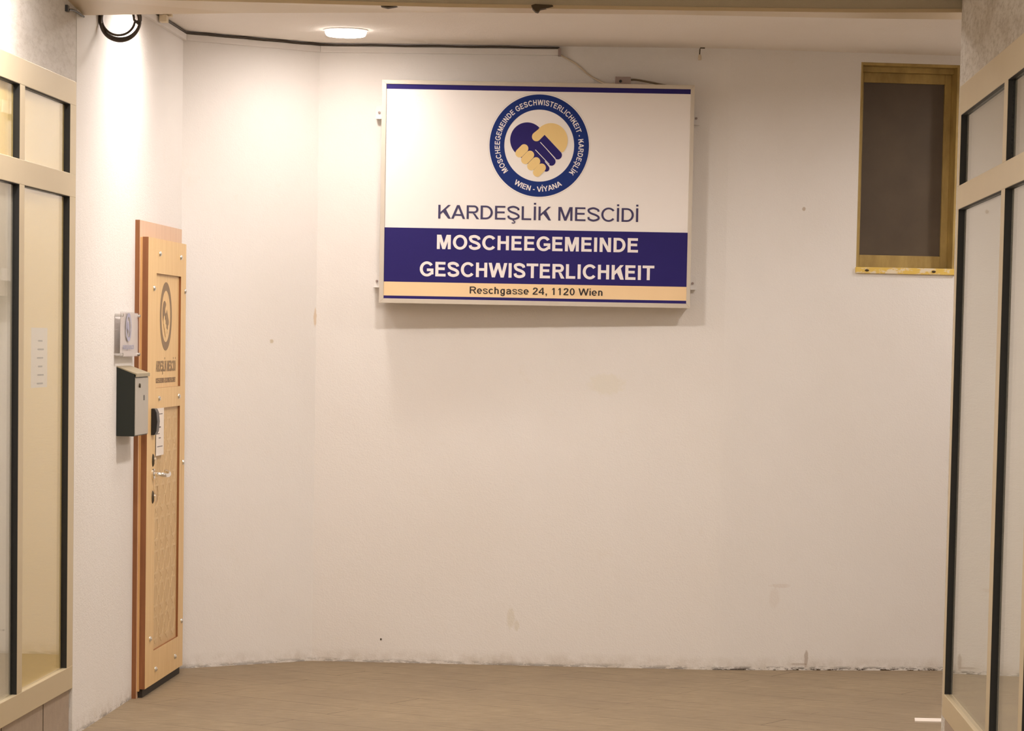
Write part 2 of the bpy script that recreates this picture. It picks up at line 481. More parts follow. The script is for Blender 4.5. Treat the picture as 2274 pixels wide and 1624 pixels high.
# ------------------------------------------------------------------ ceiling lights
proto = None
for i, (x, y, cz, st, lab) in enumerate(LAMPS):
    t = empty('ceiling_light', (x, y, cz))
    tag(t, lab, 'ceiling light', 'round ceiling lights')
    bm = B(); lathe(bm, [(.104, 0), (.104, -.004), (.098, -.006)], (0, 0, 0), n=40)
    link('trim_ring', bm, m_trunk, t)
    if i:                                      # baffle added to the unseen lamps to darken the top of the walls
        bm = B(); annulus(bm, .110, .116, 0, .041, n=40, fn=lambda a, b, h: (a, b, -h))
        link('added_light_baffle', bm, m_trunk, t)
    bm = B(); lathe(bm, [(.0965, -.0055), (.0970, -.013), (.0945, -.021), (.0900, -.027)], (0, 0, 0), n=40)
    d = link('glowing_rim', bm, m_rim, t); d['label'] = 'softly glowing rim of the lamp'
    bm = B(); lathe(bm, [(.0895, -.0272), (.086, -.0290), (.076, -.0302)], (0, 0, 0), n=40)
    d = link('diffuser', bm, glow_mat(st), t); d['label'] = 'glowing white diffuser'

# ------------------------------------------------------------------ storefronts
GD = .016                                     # glass sits this deep behind the frame face
def storefront(name, side, yend, stiles, label, backings):
    """stiles: (y_near, y_far) of each upright, first the rear one; side: 'left'/'right'"""
    seg = along_left if side == 'left' else along_right
    root = empty(name); root.location = (0, 0, 0)
    tag(root, label, 'storefront window', kind='structure')
    ya = stiles[-1][0]
    rails = [('bottom_rail', .197 if side == 'left' else .187, .288 if side == 'left' else .276), ('middle_rail', 2.132, 2.222), ('top_rail', 2.488, 2.582 if side == 'left' else 2.60)]
    for k, (nm, z0, z1) in enumerate(rails):
        bm = B(); seg(bm, ya, yend, -.06, 0, z0, z1)
        link(nm, bm, m_frame, root, bevel=.002)
    for k, (y0, y1) in enumerate(stiles):
        for (z0, z1) in ((rails[0][2], rails[1][1]), (rails[1][2], rails[2][1])):
            pass
        bm = B()
        for (z0, z1) in ((rails[0][2], rails[1][1]), (rails[1][2], rails[2][1])):
            seg(bm, y0, y1, -.06, -.0003, z0, z1)
        link('upright', bm, m_frame, root)
    for (s1, s0) in zip(stiles, stiles[1:]):
        y0, y1 = s0[1], s1[0]
        for j, (z0, z1) in enumerate(((rails[0][2], rails[1][1]), (rails[1][2], rails[2][1]))):
            g = B()                                                       # gasket lining of the opening
            seg(g, y1 - .0012, y1, -.055, -.0012, z0, z1)
            seg(g, y0, y0 + .0012, -.055, -.0012, z0, z1)
            seg(g, y0, y1, -.055, -.0012, z1 - .0012, z1)  # top strip paints in the thin shade under the rail
            pane = B(); seg(pane, y0 + .0012, y1 - .0012, -GD - .006, -GD, z0 + .0002, z1 - .0014)
            po = link('window_pane', pane, m_glass, root)
            go = link('gasket', g, m_gasket, root); go['label'] = 'black gasket around the glass, with the shade of the rail painted along the top'
            bl = B(); seg(bl, y0 + .004, y1 - .004, -.0275, -.0245, z0 + .002, z1 - .004)  # added sheet; its colour gives the pane the tone of a lit interior
            mat = backings(y0, y1, j)
            bo = link('blind', bl, mat, root)
            bo['label'] = ('yellow' if mat is m_backing_y else 'pale grey') + ' blind added behind the glass for its tint'
    return root

sl = [(11.085, YL)]
sl.append((10.24, 10.317)); sl.append((9.40, 9.477)); sl.append((8.55, 8.627)); sl.append((7.70, 7.777))
storefront('window_1', 'left', YL, sl, 'champagne framed storefront on the left with one yellow pane strip',
           lambda y0, y1, j: m_backing_y if (y1 > 10.6 or j == 1) else m_backing_w)
sr = [(10.85, YR), (9.40, 9.50), (8.57, 8.66), (7.72, 7.81)]
storefront('window_2', 'right', YR, sr, 'champagne framed storefront on the right mirroring the white rear wall',
           lambda y0, y1, j: m_backing_w)

# notice hung behind the yellow pane
t = empty('notice', tuple(lw(10.675, -GD - .008).xy) + (1.508,), AL)
tag(t, 'white paper notice hung behind the yellow pane of the left storefront', 'notice')
bm = B(); box(bm, -.001, 0, -.135, .135, -.112, .112); link('sheet', bm, m_paper, t)
bm = B()
for k in range(6):
    box(bm, .0002, .0004, -.02 - .01 * (k % 3), .05 + .012 * ((k * 2) % 3), .06 - k * .032, .066 - k * .032)
pr = link('print', bm, m_print, t)

# ------------------------------------------------------------------ lettering (strokes of a plain grotesque face, cap height 1)
def rect(x0, y0, x1, y1): return [(x0, y0), (x1, y0), (x1, y1), (x0, y1)]
def arc(cx, cy, rx, ry, a0, a1, tx, ty, n=14):
    P = []; n = max(3, int(n * abs(a1 - a0) / 180))
    quads = []
    for i in range(n):
        aa, ab = math.radians(a0 + (a1 - a0) * i / n), math.radians(a0 + (a1 - a0) * (i + 1) / n)
        f = lambda r1, r2, a: (cx + r1 * math.cos(a), cy + r2 * math.sin(a))
        quads.append([f(rx, ry, aa), f(rx, ry, ab), f(rx - tx, ry - ty, ab), f(rx - tx, ry - ty, aa)])
    return quads
def stroke(P, t, k=8):
    P = smooth_path([Vector((a, b, 0)) for a, b in P], k); quads = []; E = []
    for i, p in enumerate(P):
        a, b = P[max(i - 1, 0)], P[min(i + 1, len(P) - 1)]
        d = (b - a).normalized(); n = Vector((-d.y, d.x, 0)) * t / 2
        E.append(((p + n).xy, (p - n).xy))
    for (a, b), (c, d) in zip(E, E[1:]): quads.append([tuple(a), tuple(c), tuple(d), tuple(b)])
    return quads

def glyph(ch, t):
    """-> (advance, polygons); t is the stem width"""
    h = t * .86
    sb = .086                                  # side bearing of straight stems
    if ch == ' ': return .39, []
    if ch in 'AV':
        W = .95; c = W / 2; yi = (c - 1.1 * t) / (c - .6 * t)
        P = [[(0, 0), (1.1 * t, 0), (c, yi), (c, 1), (c - .6 * t, 1)]]
        P.append([(W - x, y) for x, y in P[0]])
        if ch == 'A':
            e = lambda y: .6 * t + y * (c - .6 * t)
            P.append([(e(.22), .22), (W - e(.22), .22), (W - e(.22 + h), .22 + h), (e(.22 + h), .22 + h)])
        else: P = [[(x, 1 - y) for x, y in q] for q in P]
        P = [[(x + .01, y) for x, y in q] for q in P]
        return W + .02, P
    if ch == 'Y':
        W = .92; c = W / 2
        P = [rect(c - t / 2, 0, c + t / 2, .45), [(0, 1), (1.2 * t, 1), (c, .5 + .25 * t), (c, .38), (c - t / 2, .40)]]
        P.append([(W - x, y) for x, y in P[1]]); return W + .01, P
    if ch == 'W':
        W = 1.31; q = W / 4 + .02
        L = [(0, 1), (1.08 * t, 1), (q + .02, 1.0 - (q + .02 - 1.08 * t) / (q - .52 * t)) , (q + .5 * t, 0), (q - .5 * t, 0)]
        s = 1 / (W / 2 - .55 * t - q + .5 * t)
        L = [(0, 1), (1.05 * t, 1), (q + .5 * t, 0), (q - .5 * t, 0)]
        R = [(q - .5 * t, 0), (q + .5 * t, 0), (W / 2 + .55 * t, 1), (W / 2 - .55 * t, 1)]
        P = [L, R] + [[(W - x, y) for x, y in k] for k in (L, R)]
        return W + .01, P
    if ch == 'M':
        W = .96; c = W / 2; P = [rect(0, 0, t * .98, 1), rect(W - t * .98, 0, W, 1)]
        yi = 1 - (c - 1.4 * t) / (c - .78 * t)
        d = [(.3 * t, 1), (1.4 * t, 1), (c, yi), (c, 0), (c - .48 * t, 0)]
        P += [d, [(W - x, y) for x, y in d]]
        return W + 2 * sb, [[(x + sb, y) for x, y in q] for q in P]
    if ch == 'N':
        W = .79; P = [rect(0, 0, t * .98, 1), rect(W - t * .98, 0, W, 1), [(0, 1), (1.12 * t, 1), (W, 0), (W - 1.12 * t, 0)]]
        return W + 2 * sb, [[(x + sb, y) for x, y in q] for q in P]
    if ch == 'K':
        W = .86; s = .70 / (W - .02 - t); up_ = lambda x: 1 - s * (W - .02 - 1.16 * t - x); lo = lambda x: .30 + s * (x - t)
        q = t + .24 * (W - t); q2 = q + 1.0 * t
        P = [rect(0, 0, t, 1), [(t, .30), (W - .02, 1), (W - .02 - 1.16 * t, 1), (t, up_(t))],
             [(W - 1.16 * t, 0), (W, 0), (q2, up_(q2) - .01), (q, lo(q) - .0)]]
        return W + sb + .01, [[(x + sb, y) for x, y in k] for k in P]
    if ch in 'ELTHIİF':
        if ch == 'E': W = .72; P = [rect(0, 0, t, 1), rect(0, 0, W, h), rect(0, 1 - h, W * .975, 1), rect(0, .53 - h / 2, W * .91, .53 + h / 2)]
        if ch == 'L': W = .66; P = [rect(0, 0, t, 1), rect(0, 0, W, h)]
        if ch == 'T':
            W = .82; P = [rect(W / 2 - t / 2, 0, W / 2 + t / 2, 1), rect(0, 1 - h, W, 1)]
            return W + .05, [[(x + .025, y) for x, y in q] for q in P]
        if ch == 'H': W = .79; P = [rect(0, 0, t, 1), rect(W - t, 0, W, 1), rect(0, .53 - h / 2, W, .53 + h / 2)]
        if ch in 'Iİ':
            W = t; P = [rect(0, 0, t, 1)]
            if ch == 'İ': P.append(rect(0, 1.13, t, 1.13 + t * .9))
        return W + 2 * sb * (.93 if ch in 'EL' else 1), [[(x + sb, y) for x, y in q] for q in P]
    if ch in 'OCG':
        W = 1.0 if ch != 'C' else .93; rx = W / 2 if ch != 'C' else .50; c = rx
        if ch == 'O': P = arc(c, .5, rx, .52, 0, 360, t, h)
        if ch == 'C': P = arc(c, .5, rx, .52, 37, 322, t, h)
        if ch == 'G':
            W = .96; rx = .5
            P = arc(c, .5, rx, .52, 36, 318, t, h) + [rect(W - t * .95, .13, W, .53), rect(.50, .53 - h, W, .53)]
            P.append([(.5 + rx * math.cos(math.radians(318)), .5 + .52 * math.sin(math.radians(318))), (W, .135), (W - t * .95, .25),
                      (.5 + (rx - t) * math.cos(math.radians(318)), .5 + (.52 - h) * math.sin(math.radians(318)))])
        return W + .10, [[(x + .055, y) for x, y in q] for q in P]
    if ch == 'D':
        W = .83; xm = .36; P = [rect(0, 0, t, 1), rect(0, 0, xm, h), rect(0, 1 - h, xm, 1)] + arc(xm, .5, W - xm, .5, -90, 90, t, h)
        return W + sb + .06, [[(x + sb, y) for x, y in q] for q in P]
    if ch == 'R':
        W = .86; xm = .50; rb = .285
        P = [rect(0, 0, t, 1), rect(0, 1 - h, xm, 1), rect(0, 1 - 2 * rb, xm, 1 - 2 * rb + h)] + arc(xm, 1 - rb, W - .06 - xm, rb, -90, 90, t, h)
        P.append([(W - 1.22 * t, 0), (W, 0), (.50 + .55 * t, .40), (.40, .44), (.40, .43 + h * .2)])
        return W + sb, [[(x + sb, y) for x, y in q] for q in P]
    if ch in 'SŞs':
        W = .82; a = t / 2
        P = stroke([(W - a * 1.05, .70), (W - a * 1.5, .83), (W * .5, 1.015 - h / 2), (a * 1.25, .86), (a * 1.2, .70), (W * .30, .575), (W * .68, .455),
                    (W - a * 1.02, .32), (W - a * 1.3, .16), (W * .5, h / 2 - .015), (a * 1.45, .15), (a * .95, .30)], t * .94, 6)
        if ch == 'Ş': P += stroke([(W * .5, .02), (W * .5, -.07), (W * .62, -.13), (W * .56, -.23), (W * .36, -.225)], t * .45, 5)
        P = [[(x + .055, y) for x, y in q] for q in P]
        if ch == 's': P = [[(x * .74, y * .735) for x, y in q] for q in P]; return .70, P
        return W + .11, P
    if ch == '-': return .46, [rect(.07, .27, .39, .27 + h)]
    X = .735                                   # x-height
    if ch == 'e':
        return .78, [[(x + .05, y) for x, y in q] for q in arc(.33, X / 2, .33, X / 2 + .012, 0, 318, t, h) + [rect(t * .5, X / 2 - h * .38, .66, X / 2 + h * .38)]]
    if ch == 'c': return .70, [[(x + .05, y) for x, y in q] for q in arc(.33, X / 2, .33, X / 2 + .012, 42, 318, t, h)]
    if ch in 'hn':
        P = [rect(0, 0, t, 1 if ch == 'h' else X), rect(.54 - t + .02, 0, .56, .46)] + arc(.28, .46, .28, X - .46 + .012, 0, 150, t, h)
        return .78, [[(x + .09, y) for x, y in q] for q in P]
    if ch == 'i': return .31, [rect(.08, 0, .08 + t, X), rect(.08, .87, .08 + t, 1)]
    if ch == 'a':
        P = [rect(.50 - t / 2 + .05, 0, .55 + t / 2, .46)] + arc(.31, .46, .24 + t / 2, X - .46 + .012, 0, 160, t, h) + \
            stroke([(.52, .42), (.34, .395), (.14, .34), (t / 2 + .01, .20), (.16, .05), (.34, .07), (.50, .20)], t * .9, 5)
        return .78, [[(x + .03, y) for x, y in q] for q in P]
    if ch == 'g':
        P = arc(.30, X / 2, .30, X / 2 + .012, 0, 360, t, h) + [rect(.58 - t, -.05, .58, X)] + arc(.30, -.04, .28, .245, 180, 360, t, h)
        return .78, [[(x + .06, y) for x, y in q] for q in P]
    if ch == '0': return .78, [[(x + .06, y) for x, y in q] for q in arc(.32, .5, .32, .51, 0, 360, t, h)]
    if ch == '1': return .78, [rect(.40 - t / 2, 0, .40 + t / 2, 1), [(.40 - t / 2, 1), (.40 - t / 2, .80), (.16, .66), (.16, .80)]]
    if ch == '2':
        P = stroke([(.06 + t / 2, .70), (.12 + t / 2, .87), (.37, 1.0 - h / 2), (.62 - t / 4, .85), (.62 - t / 4, .66), (.42, .42), (.20, .22), (.10, .06)], t * .95, 6)
        P.append(rect(.05, 0, .68, h)); return .78, P
    if ch == '4': return .78, [rect(.46, 0, .46 + t, 1), rect(.02, .22, .73, .22 + h), [(.02, .22), (.02, .22 + h * 1.1), (.46, 1), (.46 + t * .4, 1), (.46 + t * .1, .84), (.16, .30)]]
    if ch == ',': return .39, [rect(.12, 0, .12 + t, t), [(.12 + t * .4, 0), (.12 + t, 0), (.12 + t * .55, -.19), (.12 + t * .1, -.19)]]
    raise KeyError(ch)

def text_polys(txt, t):
    x = 0; out = []
    for ch in txt:
        adv, P = glyph(ch, t)
        out.append((x, adv, P)); x += adv
    return out, x

def letter_words(txt, t, x0, x1, z0, z1, y, depth):
    """lettering whose ink runs from x0 to x1, caps from z0 to z1, on the plane y, sticking out by depth"""
    G, wd = text_polys(txt, t)
    xs = [p[0] + gx for gx, a, P in G for q in P for p in q]
    mn, mx = min(xs), max(xs)
    sx = (x1 - x0) / (mx - mn); sz = z1 - z0
    out = [[]]
    for ch, g in zip(txt, G):
        if ch == ' ': out.append([])
        else: out[-1].append(g)
    res = []
    for wd_ in out:
        bm = B()
        for gx, a, P in wd_:
            for k, q in enumerate(P):
                prism(bm, q, lambda u, v, h: (x0 + (gx + u - mn) * sx, y - h, z0 + v * sz), 0, depth + k * 1e-5)
        res.append(bm)
    return res

# ------------------------------------------------------------------ the hanging sign
SX0, SX1, SZ0, SZ1, SY, SD = -.6665, .8415, 1.776, 2.849, 13.80, .165
sign = empty('sign', (0, 0, 0))
tag(sign, 'large white and navy box sign with round handshake emblem on the rear wall', 'sign')
sign.location = (.0875, SY, SZ0)
def sp(o):                                    # sign parts are modelled in world metres
    o.matrix_parent_inverse = Matrix.Translation(-sign.location); return o
bm = B(); box(bm, SX0 + .004, SX1 - .004, SY + .012, SY + SD, SZ0 + .004, SZ1 - .004)
sp(link('box_body', bm, m_alu, sign))
def frame_bars():
    fw, ft, fb = .022, .020, .022
    bm = B()
    F = lambda a, b, h: (a, SY + h, b)
    xo0, xo1, zo0, zo1 = SX0, SX1, SZ0, SZ1
    xi0, xi1, zi0, zi1 = SX0 + fw, SX1 - fw * .85, SZ0 + fb, SZ1 - ft
    for q in ([(xo0, zo0), (xo1, zo0), (xi1, zi0), (xi0, zi0)], [(xo1, zo0), (xo1, zo1), (xi1, zi1), (xi1, zi0)],
              [(xo1, zo1), (xo0, zo1), (xi0, zi1), (xi1, zi1)], [(xo0, zo1), (xo0, zo0), (xi0, zi0), (xi0, zi1)]):
        prism(bm, q, F, 0, .03)
    return bm
sp(link('frame', frame_bars(), m_alu, sign, bevel=.0015))
FY = SY + .006                                # front of the face panel
bm = B(); box(bm, SX0 + .02, SX1 - .016, FY, FY + .008, SZ0 + .02, SZ1 - .018)
sp(link('face_panel', bm, m_signwhite, sign))
def band(x0, x1, z0, z1, mat, lab):
    bm = B(); box(bm, x0, x1, FY - .0006, FY + .001, z0, z1)
    o = sp(link('colour_band', bm, mat, sign)); o['label'] = lab
band(-.6455, .822, 2.806, 2.829, m_navy, 'narrow navy stripe along the top')
band(-.6445, .8235, 1.8795, 2.141, m_navy, 'broad navy band with white lettering')
band(-.6445, .8235, 1.8125, 1.8795, m_cream, 'cream band with the address')
band(-.6445, .8235, 1.7985, 1.8125, m_navy, 'thin navy line along the bottom')
LY = FY - .0006
for txt, t, x0, x1, z0, z1, mat in (
        ('KARDEŞLİK MESCİDİ', .150, -.386, .5815, 2.188, 2.254, m_inknavy),
        ('MOSCHEEGEMEINDE', .212, -.390, .584, 2.041, 2.110, m_textwhite),
        ('GESCHWISTERLICHKEIT', .212, -.471, .665, 1.909, 1.979, m_textwhite),
        ('Reschgasse 24, 1120 Wien', .180, -.2275, .4165, 1.829, 1.863, m_inkdark)):
    for bm in letter_words(txt, t, x0, x1, z0, z1, LY, .0008):
        o = sp(link('lettering', bm, mat, sign))
        o['label'] = {'K': 'navy capitals under the emblem', 'M': 'upper white line in the navy band',
                  'G': 'lower white line in the navy band', 'R': 'dark address lettering on the cream band'}[txt[0]]

EX, EZ, EK, ES = .0965, 2.5465, .000348, 1.022  # emblem centre, metres per drawing unit, vertical stretch
def ring_text(bm, txt, t, a_start, a_end, rbase, cap, fn, h0, h1, inward=False):
    G, wd = text_polys(txt, t)
    for gx, adv, P in G:
        am = a_start + (a_end - a_start) * ((gx + adv / 2) / wd)
        per = abs(math.radians(a_end - a_start)) * rbase / wd          # units per text unit along the arc
        for k, q in enumerate(P):
            def f(u, v, h):
                du = (u - adv / 2) * per; dv = v * cap
                a = math.radians(am)
                if not inward:                 # tops outwards, reading clockwise
                    r = Vector((math.cos(a), math.sin(a))); tt = Vector((math.sin(a), -math.cos(a)))
                    p = r * (rbase + dv) + tt * du
                else:                          # tops towards the centre, reading counter-clockwise
                    r = Vector((math.cos(a), math.sin(a))); tt = Vector((-math.sin(a), math.cos(a)))
                    p = r * (rbase - dv) + tt * du
                return fn(p.x, p.y, h)
            prism(bm, q, f, h0, h1 + k * 1e-5)

def circ(cx, cy, r, a0, a1, n=40):
    return [(cx + r * math.cos(math.radians(a0 + (a1 - a0) * i / n)), cy + r * math.sin(math.radians(a0 + (a1 - a0) * i / n))) for i in range(n + 1)]
def capsule(x0, y0, x1, y1, r):
    a = math.degrees(math.atan2(y1 - y0, x1 - x0))
    return circ(x1, y1, r, a - 90, a + 90, 14) + circ(x0, y0, r, a + 90, a + 270, 14)
def dc(P): return [(x - 858, -(y - 832)) for x, y in P]        # drawing coordinates, y down -> centred, y up

def hands(fn, mats, parent, wrap):
    """the clasped hands; fn(x, y, h) places a drawing unit"""
    # dark hand: palm disc, back of the hand, three fingers
    bm = B()
    prism(bm, dc(circ(690, 758, 237, 0, 360, 60)[:-1]), fn, .0, .0006)
    prism(bm, dc([(520, 918), (600, 990), (700, 1080), (790, 1165), (930, 1110), (960, 940), (930, 688), (870, 640), (840, 600), (700, 620)]), fn, 0, .0007)
    prism(bm, dc([(850, 760), (930, 685)] + circ(1118, 956, 58, -45, 135, 14) + [(880, 800)]), fn, .0007, .0012)
    prism(bm, dc([(790, 850), (872, 785)] + circ(1032, 1043, 57, -45, 135, 14) + [(800, 890)]), fn, .0007, .0012)
    prism(bm, dc([(720, 900), (802, 885)] + circ(962, 1138, 43, -45, 135, 14) + [(760, 1000)]), fn, .0007, .0011)
    o = wrap(link('hand', bm, mats[0], parent)); o['label'] = mats[2] + ' left hand of the handshake'
    # pale hand: palm, thumb, four knuckles
    bm = B()
    out = [(930, 685), (1168, 918)] + circ(1020, 758, 232, 42, -138, 44)[0:] + [(842, 612), (772, 668)] + circ(817, 712, 62, -135 - 90, -315 - 90 + 45, 12)[:0]
    out += circ(817, 712, 62, 225, 45, 16)
    prism(bm, dc(out), fn, .0008, .0014)
    for (x0, y0, x1, y1) in ((587, 938, 650, 874), (668, 1026, 732, 960), (754, 1110, 818, 1046), (836, 1194, 898, 1130)):
        prism(bm, dc(capsule(x0, y0, x1, y1, 58)), fn, .0013, .0018)
    o = wrap(link('hand', bm, mats[1], parent)); o['label'] = mats[3] + ' right hand of the handshake'
    # light gaps between the fingers
    bm = B()
    for (x0, y0, x1, y1, wd) in ((872, 785, 1086, 1002, 4.5), (805, 888, 1003, 1082, 4.5)):
        d = Vector((x1 - x0, y1 - y0)).normalized(); n = Vector((-d.y, d.x)) * wd
        prism(bm, dc([(x0 + n.x, y0 + n.y), (x1 + n.x, y1 + n.y), (x1 - n.x, y1 - n.y), (x0 - n.x, y0 - n.y)]), fn, .0012, .00135)
    wrap(link('finger_gap', bm, mats[4], parent))

def emblem_fn(x, y, h): return (EX + x * EK, FY - h, EZ + y * EK * ES)
bm = B(); annulus(bm, 485, 690, 0, .0008, fn=emblem_fn)
ring = sp(link('emblem', bm, m_blue, sign)); ring['label'] = 'round blue emblem ring with white lettering and clasped hands'
def ep(o): o.matrix_parent_inverse = ring.matrix_world.inverted() if False else Matrix.Identity(4); return o
bm = B()
ring_text(bm, 'MOSCHEEGEMEINDE GESCHWISTERLICHKEIT - KARDEŞLİK', .19, 219.5, -40.5, 546, 72, emblem_fn, .0008, .0013)
ring_text(bm, 'WIEN - VİYANA', .19, 236.5, 302, 622, 70, emblem_fn, .0008, .0013, True)
ep(link('lettering', bm, m_textwhite, ring))
hands(emblem_fn, (m_navy, m_gold, 'navy', 'golden', m_signwhite), ring, ep)
bm = B(); annulus(bm, 706, 709, 0, .0002, fn=emblem_fn); ep(link('outline', bm, m_alu, ring))

# angle brackets that hold the sign off the wall
for (x, z, sgn) in ((SX0, 2.705, -1), (SX0, 1.885, -1), (SX1, 2.700, 1), (SX1, 1.900, 1)):
    bm = B()
    ywall = 13.985 if sgn < 0 else 13.935
    xa, xb = (x - .036, x + .004) if sgn < 0 else (x - .004, x + .034)
    box(bm, xa, xb, ywall - .004, ywall + .004, z - .03, z + .03)
    box(bm, xa, xb, ywall - .03, ywall, z - .032, z - .029)
    box(bm, x - .003, x + .003, SY + .06, ywall, z - .03, z + .03)
    sp(link('wall_bracket', bm, m_trunk, sign))
    bm = B(); lathe(bm, [(.006, 0), (.006, -.008), (.003, -.011)], (xa + .016 if sgn < 0 else xb - .016, ywall - .004, z), axis='y', n=10)
    o = sp(link('bracket_screw', bm, m_jbox, sign))

# ------------------------------------------------------------------ the door
# local frame: x out of the wall, y along the wall away from the camera, z up
DY0 = 12.44
door = empty('door_1', tuple(lw(DY0).xy) + (0,), AL)
tag(door, 'pale wooden panelled door with steel bolts and lever handle in the left wall', 'door', kind='structure')
ds = lambda y: (y - DY0) * math.sqrt(1 + KL * KL)
bm = B(); box(bm, -.02, .020, -.02, ds(13.47), 0, 2.10)
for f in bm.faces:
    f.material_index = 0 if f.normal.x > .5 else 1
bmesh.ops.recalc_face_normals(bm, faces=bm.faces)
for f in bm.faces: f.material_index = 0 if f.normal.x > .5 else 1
o = link('backing_board', bm, [m_door_board, m_door_edge], door); o['label'] = 'pinkish board showing above the door'
bm = B(); box(bm, .020, .029, -.004, ds(13.40), .03, 2.026)
link('door_strip', bm, m_door_strip, door)
def door_slab():
    bm = B()
    F0, F1 = .029, .055
    y0, y1, z0, z1 = 0, ds(13.395), .04, 2.028
    pl, pr_ = ds(12.64), ds(13.262)
    zs = [(z0, .190), (1.274, 1.365), (1.874, z1)]
    for za, zb in zs: box(bm, F0, F1, y0, y1, za, zb)
    for za, zb in ((.190, 1.274), (1.365, 1.874)):
        box(bm, F0, F1, y0, pl, za, zb); box(bm, F0, F1, pr_, y1, za, zb)
        box(bm, F0, F1 - .010, pl, pr_, za, zb)
    bmesh.ops.remove_doubles(bm, verts=bm.verts, dist=1e-5)
    bmesh.ops.recalc_face_normals(bm, faces=bm.faces)
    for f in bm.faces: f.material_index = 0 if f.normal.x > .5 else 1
    return bm
slab = link('door_slab', door_slab(), [m_door, m_door_edge, m_door_panel], door)
for p_ in slab.data.polygons:                  # the recessed lower panel is a darker veneer
    if p_.normal.x > .5 and abs(p_.center.x - .045) < .001 and p_.center.z < 1.3: p_.material_index = 2
# etched lattice on the lower panel: star-and-cross geometric ornament
bm = B()
px, pz0, pz1, py0, py1 = .0452, .20, 1.262, ds(12.655), ds(13.25)
NL = [0]
def lath(a, b, wd=.004):
    NL[0] = (NL[0] + 1) % 40
    a, b = Vector(a), Vector(b); d = (b - a).normalized(); n = Vector((-d.y, d.x)) * wd
    prism(bm, [tuple(a + n), tuple(b + n), tuple(b - n), tuple(a - n)], lambda u, v, h: (px + h, u, v), 0, .0006 + NL[0] * 1e-5)
cell = .1485
ny = 4; nz = 7
for i in range(ny):
    for j in range(nz):
        cy, cz = py0 + cell * (i + .5), pz0 + cell * (j + .5) + .01
        R = cell * .47
        for k in range(8):                         # eight-pointed star of two squares
            a = PI / 4 * k; b = a + PI / 2
            lath((cy + R * math.cos(a), cz + R * math.sin(a)), (cy + R * math.cos(b), cz + R * math.sin(b)), .0050)
pan = link('etched_pattern', bm, m_etch, door); pan['label'] = 'pale geometric pattern etched in the lower panel'
# dark engraved emblem and lettering on the upper panel
ey, ez = ds(12.93), 1.686
def door_fn(x, y, h): return (.0452 + h, ey + x * .000216, ez + y * .000224)
bm = B(); annulus(bm, 520, 690, 0, .0006, fn=door_fn)
de = link('emblem', bm, m_engrave, door); de['label'] = 'engraved emblem ring on the upper panel'
hands(door_fn, (m_engrave, m_door, 'engraved', 'bare wood', m_door), de, lambda o: o)
def door_text(txt, t, y0, y1, z0, z1):
    G, wd = text_polys(txt, t); words = [[]]
    for ch, g in zip(txt, G):
        if ch == ' ': words.append([])
        else: words[-1].append(g)
    for wl in words:
        bm = B()
        for gx, adv, P in wl:
            for k, q in enumerate(P):
                prism(bm, q, lambda u, v, h: (.0452 + h, y0 + (gx + u) * (y1 - y0) / wd, z0 + v * (z1 - z0)), 0, .0006 + k * 1e-5)
        link('lettering', bm, m_engrave, door)
door_text('KARDEŞLİK MESCİDİ', .22, ds(12.655), ds(13.19), 1.437, 1.485)
door_text('MOSCHEEGEMEINDE GESCHWISTERLICHKEIT', .24, ds(12.655), ds(13.19), 1.386, 1.408)
# dome bolts
bm = B(); lathe(bm, [(.0125, 0), (.0125, .002), (.011, .006), (.007, .0095), (.002, .011)], (0, 0, 0), axis='x', n=16)
bolt0 = None
for y, z in ((12.704, 1.962), (13.24, 1.962), (12.568, 1.806), (13.36, 1.806), (12.713, 1.318), (13.215, 1.319), (13.345, 1.006),
             (13.345, .256), (12.546, .253), (13.176, .105), (12.685, .102)):
    if bolt0 is None:
        bolt0 = o = link('bolt', bm, m_chrome, door, smooth=True); o['label'] = 'domed steel bolt head'
    else:
        o = bolt0.copy(); COL.objects.link(o)
    o.location = (.055, ds(y), z)
# lock rosettes, lever handle
for z in (1.046, .882):
    bm = B(); lathe(bm, [(.020, 0), (.0195, .002), (.016, .005), (.010, .007)], (0, 0, 0), axis='x', n=24)
    for v in bm.verts: v.co.z *= 1.45
    o = link('lock_rosette', bm, m_steel if False else m_rust, door); o.location = (.055, ds(12.585), z)
    bm = B(); lathe(bm, [(.007, 0), (.007, .006)], (.008, 0, .006), axis='x', n=14); box(bm, .008, .0145, -.003, .003, -.018, .004)
    c = link('lock_cylinder', bm, m_chrome, o)
bm = B(); lathe(bm, [(.024, 0), (.024, .006), (.021, .009)], (0, 0, 0), axis='x', n=24)
hr = link('handle_rosette', bm, m_chrome, door, smooth=False); hr.location = (.055, ds(12.585), .985)
bm = B()
tube(bm, smooth_path([(.004, 0, 0), (.03, 0, -.001), (.048, .008, -.003), (.054, .03, -.006), (.054, .08, -.008), (.053, .115, -.004), (.044, .138, .002), (.030, .146, .006)], 5), .0095, 12)
lv = link('lever_handle', bm, m_chrome, hr, smooth=True)
# black card reader at the top of the lower panel
bm = B()
prism(bm, [(0, 0), (0, .118), (.016, .117), (.024, .100), (.028, .06), (.024, .018), (.016, .001)], lambda a, b, h: (.055 + a, h, 1.159 + b), ds(12.535), ds(12.60))
rd = link('card_reader', bm, m_black, door, bevel=.003); rd['label'] = 'black curved reader by the lock'
bm = B(); box(bm, 0, .04, .02, ds(13.40), .0, .038)  # dark sill colour also stands for the shade in the gap below the slab
th = link('threshold', bm, m_threshold_gap, door); th['label'] = 'dark threshold that also fills in the shaded gap under the door'

